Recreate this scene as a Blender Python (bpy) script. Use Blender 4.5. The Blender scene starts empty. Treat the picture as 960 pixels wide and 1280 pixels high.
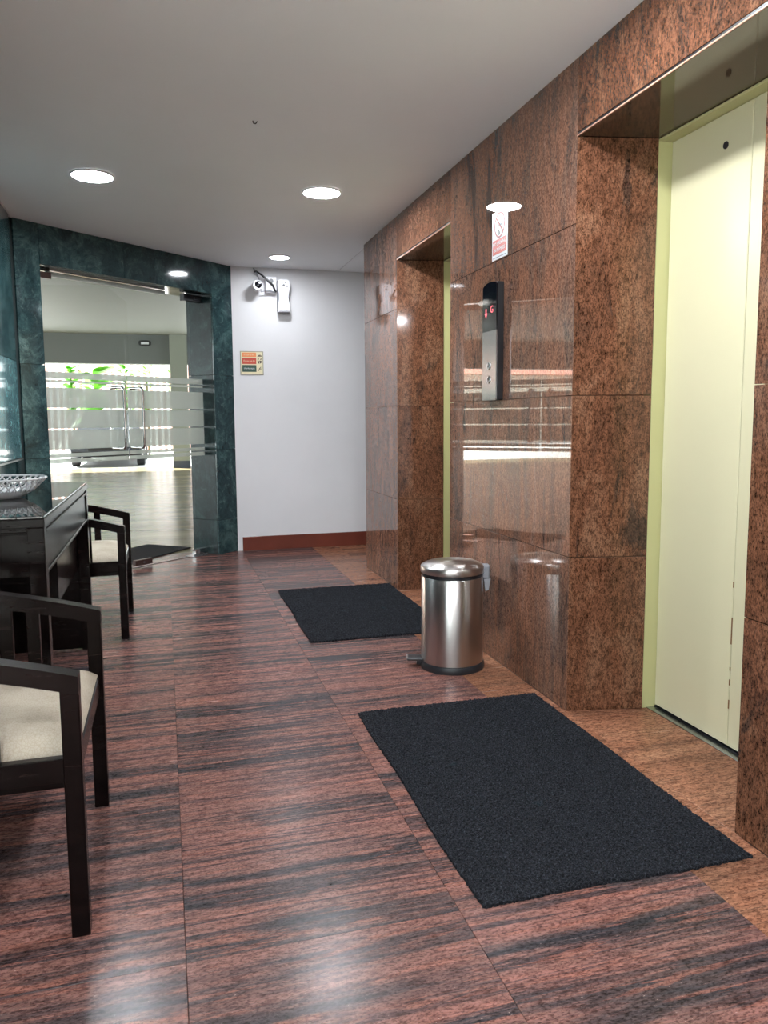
import bpy, bmesh, math, random
from mathutils import Vector, Matrix
random.seed(7)
S = bpy.context.scene
COL = S.collection

# ------------------------------------------------------------------ camera
CAM_H = 1.108
YAW, PITCH, ROLL, FPX, CYPX = .2768, .1068, -.00638, 963.0, 626.5
def camera_axes():
    cy, sy, cp, sp, cr, sr = math.cos(YAW), math.sin(YAW), math.cos(PITCH), math.sin(PITCH), math.cos(ROLL), math.sin(ROLL)
    r = Vector((cy, -sy, 0)); fw = Vector((sy, cy, 0)); up = Vector((0, 0, 1))
    f2 = fw*cp - up*sp; u2 = up*cp + fw*sp
    return r*cr + u2*sr, u2*cr - r*sr, f2
r_, u_, f_ = camera_axes()
cam_data = bpy.data.cameras.new('camera')
cam = bpy.data.objects.new('camera', cam_data); COL.objects.link(cam)
cam.matrix_world = Matrix(((r_.x, u_.x, -f_.x, 0), (r_.y, u_.y, -f_.y, 0), (r_.z, u_.z, -f_.z, CAM_H), (0, 0, 0, 1)))
cam_data.sensor_fit = 'VERTICAL'; cam_data.sensor_height = 36; cam_data.lens = FPX/1280*36
cam_data.shift_y = -(640-CYPX)/1280
cam_data.clip_start = .02; cam_data.clip_end = 300
S.camera = cam

# ------------------------------------------------------------------ light
LAMP_STRENGTH = 95.0          # radiance of the ceiling lamps' diffusers
world = bpy.data.worlds.new('world'); S.world = world; world.use_nodes = True
bg = world.node_tree.nodes['Background']
bg.inputs[0].default_value = (.93, .97, 1.0, 1); bg.inputs[1].default_value = 1.35  # bright hazy sky
sun_data = bpy.data.lights.new('sun', 'SUN'); sun_data.energy = 11; sun_data.angle = math.radians(1.5); sun_data.color = (1, .97, .92)
sun = bpy.data.objects.new('sun', sun_data); COL.objects.link(sun); sun.location = (-20, 25, 35)
sun.rotation_euler = Vector((.45, -.5, -.8)).to_track_quat('-Z', 'Y').to_euler()
vs = S.view_settings
vs.view_transform = 'Standard'; vs.look = 'None'; vs.gamma = 1; vs.exposure = 2.1
vs.use_curve_mapping = False

# ------------------------------------------------------------------ helpers
def rgb(r, g, b):
    f = lambda c: ((c/255+.055)/1.055)**2.4 if c > 10 else c/255/12.92
    return (f(r), f(g), f(b), 1)

def link(name, me, material=None, parent=None):
    o = bpy.data.objects.new(name, me); COL.objects.link(o)
    if material is not None and not me.materials: me.materials.append(material)
    if parent is not None: o.parent = parent
    return o

def to_mesh(name, bm, smooth=False):
    bmesh.ops.recalc_face_normals(bm, faces=bm.faces)
    me = bpy.data.meshes.new(name); bm.to_mesh(me); bm.free()
    if smooth:
        for p in me.polygons: p.use_smooth = True
        try: me.set_sharp_from_angle(angle=math.radians(40))
        except Exception: pass
    return me

def obj(name, bm, material, parent=None, smooth=False):
    return link(name, to_mesh(name, bm, smooth), material, parent)

def box(bm, x0, x1, y0, y1, z0, z1, bevel=0, seg=1, M=None):
    r = bmesh.ops.create_cube(bm, size=1)
    vv = r['verts']
    for v in vv:
        v.co = Vector(((x0+x1)/2+v.co.x*(x1-x0), (y0+y1)/2+v.co.y*(y1-y0), (z0+z1)/2+v.co.z*(z1-z0)))
    if bevel:
        es = list({e for v in vv for e in v.link_edges})
        q = bmesh.ops.bevel(bm, geom=es, offset=bevel, segments=seg, affect='EDGES', profile=.5)
        vv = list({v for f in q['faces'] for v in f.verts} | {v for v in vv if v.is_valid})
    if M is not None:
        bmesh.ops.transform(bm, matrix=M, verts=vv)
    return vv

def boxes(*bs, bevel=0, M=None, seg=1):
    bm = bmesh.new()
    for b in bs: box(bm, *b, bevel=bevel, M=M, seg=seg)
    return bm

def lathe(bm, prof, n=48, M=None, cap=True):
    rings = []
    for r, z in prof:
        rings.append([bm.verts.new((r*math.cos(2*math.pi*i/n), r*math.sin(2*math.pi*i/n), z)) for i in range(n)] if r > 1e-5 else [bm.verts.new((0, 0, z))])
    for a, b in zip(rings, rings[1:]):
        for i in range(n):
            j = (i+1) % n
            if len(a) == 1 and len(b) == 1: continue
            if len(a) == 1: bm.faces.new((a[0], b[i], b[j]))
            elif len(b) == 1: bm.faces.new((a[i], a[j], b[0]))
            else: bm.faces.new((a[i], a[j], b[j], b[i]))
    if cap:
        for R in (rings[0], rings[-1]):
            if len(R) > 2: bm.faces.new(R)
    if M is not None:
        bmesh.ops.transform(bm, matrix=M, verts=[v for R in rings for v in R])

def tube(bm, pts, r, n=10, closed=False):
    pts = [Vector(p) for p in pts]; rings = []
    N = len(pts)
    up = Vector((0.123, .31, .94)).normalized()
    for i, p in enumerate(pts):
        if closed: t = pts[(i+1) % N]-pts[i-1]
        else: t = pts[min(i+1, N-1)]-pts[max(i-1, 0)]
        t.normalize()
        a = t.cross(up)
        if a.length < 1e-3: a = t.cross(Vector((1, 0, 0)))
        a.normalize(); b = t.cross(a)
        rings.append([bm.verts.new(p+(a*math.cos(2*math.pi*k/n)+b*math.sin(2*math.pi*k/n))*r) for k in range(n)])
    for i in range(N if closed else N-1):
        A, B = rings[i], rings[(i+1) % N]
        for k in range(n): bm.faces.new((A[k], A[(k+1) % n], B[(k+1) % n], B[k]))
    if not closed:
        bm.faces.new(rings[0]); bm.faces.new(rings[-1][::-1])

def prism(bm, poly, h0, h1, M=None):
    """poly: list of (a,b) extruded along the third axis from h0 to h1 (local xy -> z)."""
    A = [bm.verts.new((a, b, h0)) for a, b in poly]; B = [bm.verts.new((a, b, h1)) for a, b in poly]
    n = len(poly)
    bm.faces.new(A[::-1]); bm.faces.new(B)
    for i in range(n): bm.faces.new((A[i], A[(i+1) % n], B[(i+1) % n], B[i]))
    if M is not None: bmesh.ops.transform(bm, matrix=M, verts=A+B)

def sweep(bm, path, w, y0, y1):
    """a bent bar: path = [(x, z_top)], thickness w downwards, from y0 to y1"""
    up0 = [bm.verts.new((x, y0, z)) for x, z in path]; dn0 = [bm.verts.new((x, y0, z-w)) for x, z in path]
    up1 = [bm.verts.new((x, y1, z)) for x, z in path]; dn1 = [bm.verts.new((x, y1, z-w)) for x, z in path]
    for i in range(len(path)-1):
        bm.faces.new((up0[i], up0[i+1], up1[i+1], up1[i])); bm.faces.new((dn0[i], dn1[i], dn1[i+1], dn0[i+1]))
        bm.faces.new((up0[i], dn0[i], dn0[i+1], up0[i+1])); bm.faces.new((up1[i], up1[i+1], dn1[i+1], dn1[i]))
    for i in (0, -1): bm.faces.new((up0[i], up1[i], dn1[i], dn0[i]))

def empty(name, loc=(0, 0, 0), rz=0, parent=None):
    o = bpy.data.objects.new(name, None); COL.objects.link(o); o.location = loc; o.rotation_euler = (0, 0, rz)
    o.empty_display_size = .1
    if parent: o.parent = parent
    return o

def tag(o, label=None, cat=None, group=None, kind=None):
    if label: o['label'] = label
    if cat: o['category'] = cat
    if group: o['group'] = group
    if kind: o['kind'] = kind
    return o

def text_mesh(name, body, size, material, parent, M, align='CENTER', stretch=1.0):
    cu = bpy.data.curves.new(name, 'FONT'); cu.body = body; cu.size = size; cu.align_x = align; cu.align_y = 'CENTER'
    cu.extrude = .0003; cu.resolution_u = 2
    t = bpy.data.objects.new(name, cu); COL.objects.link(t)
    dg = bpy.context.evaluated_depsgraph_get()
    me = bpy.data.meshes.new_from_object(t.evaluated_get(dg))
    bpy.data.objects.remove(t); bpy.data.curves.remove(cu)
    for v in me.vertices: v.co.x *= stretch
    me.transform(M); me.name = name
    me.materials.clear()
    return link(name, me, material, parent)

# ------------------------------------------------------------------ materials
class NT:
    def __init__(s, name):
        s.m = bpy.data.materials.new(name); s.m.use_nodes = True
        s.t = s.m.node_tree; s.b = s.t.nodes['Principled BSDF']; s.out = s.t.nodes['Material Output']
    def n(s, typ, **kw):
        nd = s.t.nodes.new(typ)
        for k, v in kw.items():
            if k.startswith('_'): setattr(nd, k[1:], v)
            else:
                key = int(k[1:]) if k[0] == 'i' and k[1:].isdigit() else k
                if hasattr(v, 'is_output'): s.t.links.new(v, nd.inputs[key])
                else: nd.inputs[key].default_value = v
        return nd
    def l(s, a, b): s.t.links.new(a, b)
    def ramp(s, fac, *stops, interp='LINEAR'):
        r = s.t.nodes.new('ShaderNodeValToRGB'); r.color_ramp.interpolation = interp
        e = r.color_ramp.elements
        while len(e) < len(stops): e.new(.5)
        for el, (p, c) in zip(e, stops): el.position = p; el.color = c
        s.l(fac, r.inputs[0]); return r.outputs[0]
    def mix(s, fac, a, b, blend='MIX'):
        m = s.t.nodes.new('ShaderNodeMix'); m.data_type = 'RGBA'; m.blend_type = blend
        for v, i in ((fac, 0), (a, 6), (b, 7)):
            if hasattr(v, 'is_output'): s.l(v, m.inputs[i])
            else: m.inputs[i].default_value = v
        return m.outputs[2]
    def pos(s, scale=(1, 1, 1), rot=(0, 0, 0), rnd=0):
        g = s.n('ShaderNodeNewGeometry')
        v = g.outputs['Position']
        if rnd:
            oi = s.n('ShaderNodeObjectInfo')
            vm = s.n('ShaderNodeVectorMath', _operation='SCALE', i0=(rnd, rnd*1.7, rnd*.6)); s.l(oi.outputs['Random'], vm.inputs['Scale'])
            va = s.n('ShaderNodeVectorMath', _operation='ADD', i0=v, i1=vm.outputs[0]); v = va.outputs[0]
        mp = s.n('ShaderNodeMapping', Vector=v, Rotation=rot, Scale=scale)
        return mp.outputs[0]
    def noise(s, vec, scale=1, detail=4, rough=.55, dist=0):
        return s.n('ShaderNodeTexNoise', Vector=vec, Scale=scale, Detail=detail, Roughness=rough, Distortion=dist).outputs[0]
    def bump(s, h, strength, dist=.001):
        b = s.n('ShaderNodeBump', Height=h, Strength=strength, Distance=dist); s.l(b.outputs[0], s.b.inputs['Normal'])
    def set(s, **kw):
        names = dict(base='Base Color', rough='Roughness', metal='Metallic', spec='Specular IOR Level', coat='Coat Weight', coatr='Coat Roughness', ior='IOR')
        for k, v in kw.items():
            i = s.b.inputs[names[k]]
            if hasattr(v, 'is_output'): s.l(v, i)
            else: i.default_value = v
        return s.m

def plain(name, col, rough=.5, metal=0, **kw):
    t = NT(name); return t.set(base=col, rough=rough, metal=metal, **kw)

def emit(name, col, strength):
    t = NT(name); t.b.inputs['Base Color'].default_value = col
    t.b.inputs['Emission Color'].default_value = col; t.b.inputs['Emission Strength'].default_value = strength
    return t.m

def granite_streak(name):
    """polished brown granite, grainy, with upright dark streaks"""
    t = NT(name)
    a = t.noise(t.pos((7, 7, 1.9), (.10, 0, 0), 3), 1, 8, .68, .8)
    b = t.noise(t.pos((26, 26, 4.6), (-.12, 0, 0), 5), 1, 7, .7, .7)
    c = t.noise(t.pos((210, 210, 105), (0, 0, 0), 2), 1, 3, .7)
    d = t.noise(t.pos((7, 7, 1.3), (-.16, 0, 0), 3), 1, 7, .70, .9)
    e = t.noise(t.pos((80, 80, 40), (.05, 0, 0), 4), 1, 5, .74)
    col = t.ramp(a, (.30, rgb(96, 82, 75)), (.44, rgb(130, 100, 85)), (.56, rgb(152, 108, 86)), (.70, rgb(156, 122, 106)))
    st = t.ramp(b, (.36, (1, 1, 1, 1)), (.50, (0, 0, 0, 1)))
    col = t.mix(st, col, t.mix(.38, col, rgb(60, 52, 50)))
    st2 = t.ramp(d, (.36, (1, 1, 1, 1)), (.42, (0, 0, 0, 1)))
    col = t.mix(st2, col, t.mix(.78, col, rgb(48, 47, 49)))
    gr = t.ramp(e, (.32, rgb(150, 142, 138)), (.58, (1, 1, 1, 1)))
    col = t.mix(.8, col, t.mix(1, col, gr, 'MULTIPLY'))
    sp = t.ramp(c, (.38, rgb(140, 132, 128)), (.56, (1, 1, 1, 1)))
    col = t.mix(.8, col, t.mix(1, col, sp, 'MULTIPLY'))
    return t.set(base=col, rough=.015, spec=.5)

def granite_speckle(name):
    """orange-brown granite, finely flecked with black, with a few dark veins"""
    t = NT(name)
    a = t.noise(t.pos((9, 9, 4), (.2, .1, 0), 4), 1, 6, .62, .7)
    b = t.noise(t.pos((230, 230, 120), (0, 0, 0), 2), 1, 4, .7)
    e = t.noise(t.pos((75, 75, 36), (.1, 0, 0), 3), 1, 5, .72)
    d = t.noise(t.pos((6, 6, 1.8), (.2, .1, 0), 5), 1, 8, .72, 1.2)
    col = t.ramp(a, (.30, rgb(96, 66, 51)), (.5, rgb(122, 82, 61)), (.70, rgb(138, 102, 80)))
    st = t.ramp(d, (.37, (1, 1, 1, 1)), (.42, (0, 0, 0, 1)))
    col = t.mix(st, col, t.mix(.65, col, rgb(48, 45, 44)))
    gr = t.ramp(e, (.34, rgb(120, 110, 106)), (.56, (1, 1, 1, 1)))
    col = t.mix(.85, col, t.mix(1, col, gr, 'MULTIPLY'))
    sp = t.ramp(b, (.38, rgb(92, 82, 78)), (.55, (1, 1, 1, 1)))
    col = t.mix(.8, col, t.mix(1, col, sp, 'MULTIPLY'))
    return t.set(base=col, rough=.07, spec=.5)

def granite_floor(name, kind=0):
    """floor granite: red and charcoal bands running across the corridor"""
    t = NT(name)
    rz = .075
    a = t.noise(t.pos((.45, 7, 1), (0, 0, rz), 4 if kind == 0 else 2), 1, 7, .68, .35)
    b = t.noise(t.pos((1.3, 40, 1), (0, 0, rz), 3), 1, 6, .68, .5)
    c = t.noise(t.pos((110, 210, 1), (0, 0, rz), 1), 1, 3, .65)
    d = t.noise(t.pos((3, 46, 1), (0, 0, rz*1.4), 3), 1, 5, .65, .4)
    e = t.noise(t.pos((28, 90, 1), (0, 0, rz), 2), 1, 4, .7, .3)
    if kind == 0:
        col = t.ramp(a, (.36, rgb(58, 56, 60)), (.44, rgb(88, 74, 73)), (.49, rgb(128, 94, 87)), (.66, rgb(146, 101, 92)))
        m = t.ramp(t.noise(t.pos((.6, 1.7, 1), (0, 0, rz), 6), 1, 2, .5, .3), (.36, (.25, .25, .25, 1)), (.54, (1, 1, 1, 1)))
        f2 = t.mix(1, t.ramp(b, (.44, (1, 1, 1, 1)), (.52, (0, 0, 0, 1))), m, 'MULTIPLY')
        col = t.mix(f2, col, t.mix(.82, col, rgb(54, 54, 59)))
        f3 = t.ramp(d, (.55, (0, 0, 0, 1)), (.61, (1, 1, 1, 1)))
        col = t.mix(f3, col, t.mix(.5, col, rgb(160, 104, 88)))
    else:
        col = t.ramp(a, (.30, rgb(116, 82, 64)), (.48, rgb(152, 104, 80)), (.7, rgb(166, 122, 96)))
        f2 = t.ramp(b, (.34, (1, 1, 1, 1)), (.46, (0, 0, 0, 1)))
        col = t.mix(f2, col, t.mix(.45, col, rgb(84, 74, 66)))
    gr = t.ramp(e, (.34, rgb(140, 132, 132)), (.58, (1, 1, 1, 1)))
    col = t.mix(.75, col, t.mix(1, col, gr, 'MULTIPLY'))
    sp = t.ramp(c, (.38, rgb(130, 122, 122)), (.52, (1, 1, 1, 1)))
    col = t.mix(.7, col, t.mix(1, col, sp, 'MULTIPLY'))
    w = t.ramp(c, (.69, (0, 0, 0, 1)), (.75, (1, 1, 1, 1)))
    col = t.mix(w, col, t.mix(.5, col, rgb(205, 178, 170)))
    rr = t.ramp(d, (.3, (.22, .22, .22, 1)), (.7, (.28, .28, .28, 1)))
    t.bump(c, .06, .0006)
    return t.set(base=col, rough=rr, spec=.12)

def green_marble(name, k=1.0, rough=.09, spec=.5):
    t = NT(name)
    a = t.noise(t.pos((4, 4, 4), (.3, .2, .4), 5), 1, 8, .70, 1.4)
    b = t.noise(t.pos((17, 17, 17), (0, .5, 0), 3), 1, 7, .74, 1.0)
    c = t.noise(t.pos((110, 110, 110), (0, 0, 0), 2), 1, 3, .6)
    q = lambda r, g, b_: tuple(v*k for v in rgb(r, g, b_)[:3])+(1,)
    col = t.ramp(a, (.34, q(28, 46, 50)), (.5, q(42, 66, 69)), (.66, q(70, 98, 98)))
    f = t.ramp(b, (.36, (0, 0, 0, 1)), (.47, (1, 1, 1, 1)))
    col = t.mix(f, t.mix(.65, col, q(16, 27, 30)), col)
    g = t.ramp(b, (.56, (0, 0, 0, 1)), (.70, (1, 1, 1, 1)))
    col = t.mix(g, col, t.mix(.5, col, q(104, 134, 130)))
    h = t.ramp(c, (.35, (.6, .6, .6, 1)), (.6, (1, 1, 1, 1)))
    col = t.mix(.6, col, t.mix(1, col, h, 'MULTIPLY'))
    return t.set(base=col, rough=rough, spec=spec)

def dark_wood(name):
    t = NT(name)
    tc = t.n('ShaderNodeTexCoord').outputs['Object']
    mp = t.n('ShaderNodeMapping', Vector=tc, Scale=(3, 3, 22)).outputs[0]
    a = t.noise(mp, 3, 5, .6, .3)
    col = t.ramp(a, (.35, rgb(9, 6, 6)), (.65, rgb(20, 12, 11)))
    return t.set(base=col, rough=.22, spec=.16)

def fabric(name):
    t = NT(name)
    tc = t.n('ShaderNodeTexCoord').outputs['Object']
    v = t.n('ShaderNodeTexVoronoi', Vector=tc, Scale=150.0, _feature='DISTANCE_TO_EDGE').outputs[0]
    nz = t.noise(tc, 9, 4, .6)
    col = t.ramp(nz, (.3, rgb(150, 141, 127)), (.7, rgb(174, 165, 150)))
    vr = t.ramp(v, (.0, rgb(205, 198, 186)), (.12, (1, 1, 1, 1)))
    col = t.mix(.5, col, t.mix(1, col, vr, 'MULTIPLY'))
    t.bump(v, .3, .001)
    return t.set(base=col, rough=.85, spec=.2)

def brushed(name, col, rough, sc=(2, 2, 260), aniso=0):
    t = NT(name)
    tc = t.n('ShaderNodeTexCoord').outputs['Object']
    mp = t.n('ShaderNodeMapping', Vector=tc, Scale=sc).outputs[0]
    a = t.noise(mp, 1, 3, .6)
    rr = t.ramp(a, (.3, (rough*.94,)*3+(1,)), (.7, (rough*1.06,)*3+(1,)))
    if aniso:
        t.b.inputs['Anisotropic'].default_value = aniso; t.b.inputs['Anisotropic Rotation'].default_value = .25
        tg = t.n('ShaderNodeTangent', _direction_type='RADIAL', _axis='Z'); t.l(tg.outputs[0], t.b.inputs['Tangent'])
    return t.set(base=col, rough=rr, metal=1)

def pile(name):
    t = NT(name)
    p = t.pos((1, 1, 1))
    a = t.noise(p, 190, 3, .75); b = t.noise(p, 6.5, 2, .5)
    col = t.ramp(a, (.38, rgb(14, 15, 18)), (.54, rgb(33, 35, 40)), (.70, rgb(66, 69, 76)))
    f = t.ramp(b, (.70, (0, 0, 0, 1)), (.78, (1, 1, 1, 1)))
    col = t.mix(f, col, t.mix(.35, col, rgb(24, 66, 72)))
    t.bump(a, 1.0, .004)
    return t.set(base=col, rough=.95, spec=.1)

def clear_glass(name, tint=(.93, .96, .945, 1)):
    t = NT(name)
    tr = t.n('ShaderNodeBsdfTransparent', Color=tint)
    gl = t.n('ShaderNodeBsdfGlossy', Color=(1, 1, 1, 1), Roughness=0.0)
    fr = t.n('ShaderNodeFresnel', IOR=1.45)
    ge = t.n('ShaderNodeNewGeometry'); sb = t.n('ShaderNodeMath', _operation='SUBTRACT', i0=1.0, i1=ge.outputs['Backfacing'])   # reflect at the front face only: no false total reflection inside the pane
    ml = t.n('ShaderNodeMath', _operation='MULTIPLY', i0=fr.outputs[0], i1=sb.outputs[0])
    mx = t.n('ShaderNodeMixShader'); t.l(ml.outputs[0], mx.inputs[0]); t.l(tr.outputs[0], mx.inputs[1]); t.l(gl.outputs[0], mx.inputs[2])
    t.l(mx.outputs[0], t.out.inputs[0]); return t.m

def frost(name):
    t = NT(name)
    tr = t.n('ShaderNodeBsdfTransparent', Color=(.9, .93, .9, 1))
    tl = t.n('ShaderNodeBsdfTranslucent', Color=(.58, .61, .57, 1))
    df = t.n('ShaderNodeBsdfDiffuse', Color=(.66, .68, .65, 1))
    m1 = t.n('ShaderNodeMixShader', i0=.35); t.l(tl.outputs[0], m1.inputs[1]); t.l(df.outputs[0], m1.inputs[2])
    m2 = t.n('ShaderNodeMixShader', i0=.22); t.l(m1.outputs[0], m2.inputs[1]); t.l(tr.outputs[0], m2.inputs[2])
    t.l(m2.outputs[0], t.out.inputs[0]); return t.m

def painted(name, col, rough=.6, var=.03, bump=.1):
    t = NT(name)
    p = t.pos((1, 1, 1))
    a = t.noise(p, 1.3, 4, .6); b = t.noise(p, 160, 2, .6)
    dk = tuple(c*(1-var*2) for c in col[:3])+(1,)
    c = t.ramp(a, (.35, dk), (.65, col))
    t.bump(b, bump, .0006)
    return t.set(base=c, rough=rough, spec=.35)

M = {}
M['granite'] = granite_streak('brown_granite')
M['speckle'] = granite_speckle('flecked_granite')
M['floor'] = granite_floor('red_granite_floor', 0)
M['floor_border'] = granite_floor('tan_granite_floor', 1)
M['green'] = green_marble('green_marble')
M['green_lit'] = green_marble('lit_green_marble', 3.4, .12)  # brightened copy of the green marble: its lit, reflecting look put into the colour
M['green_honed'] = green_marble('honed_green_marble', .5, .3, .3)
M['soffit'] = plain('dark_polished_granite', rgb(76, 58, 48), .06)
M['soffit_glint'] = plain('edge_glint', rgb(190, 150, 130), .2)  # light caught by the dark soffit slab's front edge, painted as a pinkish strip
M['white_wall'] = painted('white_paint', (.72, .72, .74, 1), .5)
M['ceiling'] = painted('ceiling_paint', (.90, .92, .945, 1), .6, .015, .08)
M['base_red'] = painted('red_skirting_granite', rgb(118, 62, 50), .15, .2, .02)
M['grout'] = plain('grout', rgb(60, 46, 40), .8)
M['grout_light'] = plain('grout_light', rgb(150, 120, 100), .8)
M['grout_green'] = plain('grout_green', rgb(22, 36, 36), .8)
M['yellow'] = painted('cream_enamel', rgb(208, 203, 170), .28, .015, .03)
M['yellow_dk'] = painted('cream_frame_enamel', rgb(188, 187, 138), .3, .015, .03)
M['wood'] = dark_wood('espresso_wood')
M['fabric'] = fabric('seat_fabric')
M['steel'] = brushed('brushed_steel', (.58, .57, .56, 1), .30, (1.5, 1.5, 500), .85)
M['lid_steel'] = brushed('lid_steel', (.62, .60, .58, 1), .32, (60, 60, 4), .6)
M['panel_steel'] = brushed('panel_steel', (.36, .38, .41, 1), .22, (2, 240, 2))
M['chrome'] = plain('chrome', (.75, .75, .76, 1), .06, 1)
M['black_plastic'] = plain('black_plastic', rgb(34, 36, 40), .4)
M['black_metal'] = plain('black_metal', rgb(18, 18, 22), .35)
M['grey_plastic'] = plain('grey_plastic', rgb(120, 122, 128), .45)
M['white_plastic'] = plain('white_plastic', rgb(232, 232, 238), .35)
M['brown_metal'] = plain('bronze_metal', rgb(70, 52, 48), .35, .4)
M['mat'] = pile('mat_pile')
M['glass'] = clear_glass('clear_glass')
M['frost'] = frost('frosted_film')
M['black_glass'] = plain('black_glass', rgb(10, 12, 20), .05)
M['desk_glass'] = plain('dark_desk_glass', rgb(14, 12, 11), .02, 0, ior=1.55)
M['lamp'] = emit('lamp_diffuser', (.92, .955, 1.0, 1), LAMP_STRENGTH)
M['lamp_small'] = emit('small_lamp_diffuser', (.92, .955, 1.0, 1), LAMP_STRENGTH*.38)
M['lamp_rim'] = plain('lamp_rim', rgb(225, 225, 225), .4)
M['red_led'] = emit('red_led', (1, .12, .16, 1), .2)
M['sign_white'] = plain('sign_white', rgb(226, 228, 232), .3)
M['sign_red'] = plain('sign_red', rgb(186, 62, 38), .4)
M['sign_dark_red'] = plain('sign_dark_red', rgb(140, 48, 44), .4)
M['sign_cream'] = plain('sign_cream', rgb(222, 212, 176), .4)
M['sign_rim'] = plain('sign_rim', rgb(150, 146, 128), .4)
M['sign_orange'] = plain('sign_orange', rgb(222, 134, 76), .4)
M['sign_green'] = plain('sign_green', rgb(24, 66, 50), .4)
M['sign_brown'] = plain('sign_brown', rgb(78, 62, 50), .4)
M['sign_black'] = plain('sign_black', rgb(30, 26, 28), .4)
M['seam'] = plain('door_seam', rgb(110, 104, 66), .7)
M['rust'] = plain('rust', rgb(110, 74, 36), .8)

# ------------------------------------------------------------------ room shell
ZC = 2.353                      # ceiling
XW = 1.431                      # face of the right wall
YB = -3.0                       # wall behind the camera
ST = .015                       # stone cladding thickness
GAP = .0011
XL = -.88                       # left wall
E1 = (3.775, 4.714)             # far lift opening (y range)
E2 = (1.627, 2.527)             # near lift opening
LZ = 2.088                      # soffit of the lift openings
YEND = 5.52                     # end of the right wall
YW = 6.55                       # white end wall
P0 = Vector((-.836, 5.345, 0)); P1 = Vector((.606, 6.58, 0))
DW = (P1-P0); WLEN = DW.length; DW.normalize(); NW = Vector((-DW.y, DW.x, 0))     # entrance wall: direction, outward normal
WANG = math.atan2(DW.y, DW.x)
MW = Matrix.Translation(P0) @ Matrix.Rotation(WANG, 4, 'Z')                       # entrance wall frame: x along, y outward

_slabs = {}
def slab(name, parent, mat, x0, x1, y0, y1, z0, z1, gap=GAP, local=None):
    """one stone piece as its own object; alike pieces share a mesh"""
    dx, dy, dz = x1-x0, y1-y0, z1-z0
    thin = min(range(3), key=lambda i: (dx, dy, dz)[i])
    g = [gap]*3; g[thin] = 0
    dims = (round(dx-2*g[0], 4), round(dy-2*g[1], 4), round(dz-2*g[2], 4))
    key = (dims, mat.name)
    if key not in _slabs:
        bm = boxes((-dims[0]/2, dims[0]/2, -dims[1]/2, dims[1]/2, -dims[2]/2, dims[2]/2), bevel=.0009)
        _slabs[key] = to_mesh(name, bm); _slabs[key].materials.append(mat)
    o = bpy.data.objects.new(name, _slabs[key]); COL.objects.link(o); o.parent = parent
    c = Matrix.Translation(((x0+x1)/2, (y0+y1)/2, (z0+z1)/2))
    o.matrix_local = (local @ c) if local is not None else c
    return o

# floor: grout bed and one object per stone tile
floor = tag(obj('floor', boxes((XL-.1, 2.6, YB-.1, 6.75, -.12, -.0135)), M['grout']), 'polished red and charcoal banded granite floor of the lift lobby', None, None, 'structure')
def in_room_y(x):               # where the slanted entrance wall cuts the floor
    return P0.y+(x-P0.x)*DW.y/DW.x
TW, TL = .6, 1.2
X0 = .006
for ix in range(-2, 2):
    xa, xb = max(X0+ix*TW, XL), X0+(ix+1)*TW
    y = 1.528-4*TL+(0 if ix != 1 else 0)
    while y < 6.6:
        ya, yb = max(y, YB), min(y+TL, 6.6)
        if yb-ya > .05 and ya < in_room_y(xb)+.35:
            slab('floor_tile', floor, M['floor'], xa, xb, ya, yb, -.014, 0, .0004)
        y += TL
xb0 = X0+2*TW
for k in range(9):              # tan border strip along the lifts
    ya = 1.528-4*TL+k*TL
    if ya < 6.5: slab('border_tile', floor, M['floor_border'], xb0, XW+.0, max(ya, YB), min(ya+TL, 6.6), -.014, 0, .0004)
for (a, b) in (E1, E2):         # stone floor inside each lift opening
    slab('threshold_tile', floor, M['floor_border'], XW, 1.745, a-.03, b+.03, -.014, 0, .0004)
slab('border_tile', floor, M['floor_border'], XW, 2.5, YEND, 6.6, -.014, 0, .0004)

# ceiling
bm = bmesh.new()
prism(bm, [(XL-.1, YB-.1), (2.6, YB-.1), (2.6, 6.75), (.65, 6.75), (-.93, 5.4)], ZC, ZC+.12)
ceiling = tag(obj('ceiling', bm, M['ceiling']), 'plain matte grey-white painted ceiling over the lift lobby', None, None, 'structure')
bm = bmesh.new(); tube(bm, [(1.468, 6.5, ZC), (1.465, 6.1, ZC-.0005), (1.462, 5.6, ZC)], .004, 6)
obj('ceiling_joint', bm, M['white_wall'], ceiling)
bm = bmesh.new()
tube(bm, [(.405, 3.40, ZC), (.407, 3.395, ZC-.012), (.415, 3.385, ZC-.016), (.421, 3.38, ZC-.008)], .0022, 6)
obj('hook', bm, M['black_metal'], ceiling)

# right wall: masonry core with stone pieces on it
XB = XW+ST
core = boxes((XB, 1.80, YB, E2[0]-.02, 0, ZC), (XB, 1.80, E2[1]+.075, E1[0]-.02, 0, ZC), (XB, 1.80, E1[1]+.02, YEND, 0, ZC),
             (XB, 1.80, E2[0]-.02, E2[1]+.075, LZ+ST, ZC), (XB, 1.80, E1[0]-.02, E1[1]+.02, LZ+ST, ZC),
             (1.86, 2.0, YB, YEND+.0, 0, ZC), (1.80, 2.45, YEND-.10, YEND, 0, ZC))
wall_right = tag(obj('wall_right', core, M['grout_light']), 'brown polished granite wall holding the two lift openings', None, None, 'structure')
LV = [0, .59, 1.187, 1.792, ZC]
def wall_slabs(ya, yb, mat, levels=LV):
    for z0, z1 in zip(levels, levels[1:]): slab('granite_panel', wall_right, mat, XW, XB, ya, yb, z0, z1)
wall_slabs(E2[1], E1[0], M['granite'])
wall_slabs(E1[1], 5.345, M['granite']); wall_slabs(5.345, YEND, M['granite'])
wall_slabs(E2[0]-.62, E2[0], M['speckle']); wall_slabs(E2[0]-1.82, E2[0]-.62, M['granite']); wall_slabs(YB, E2[0]-1.82, M['granite'])
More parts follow.
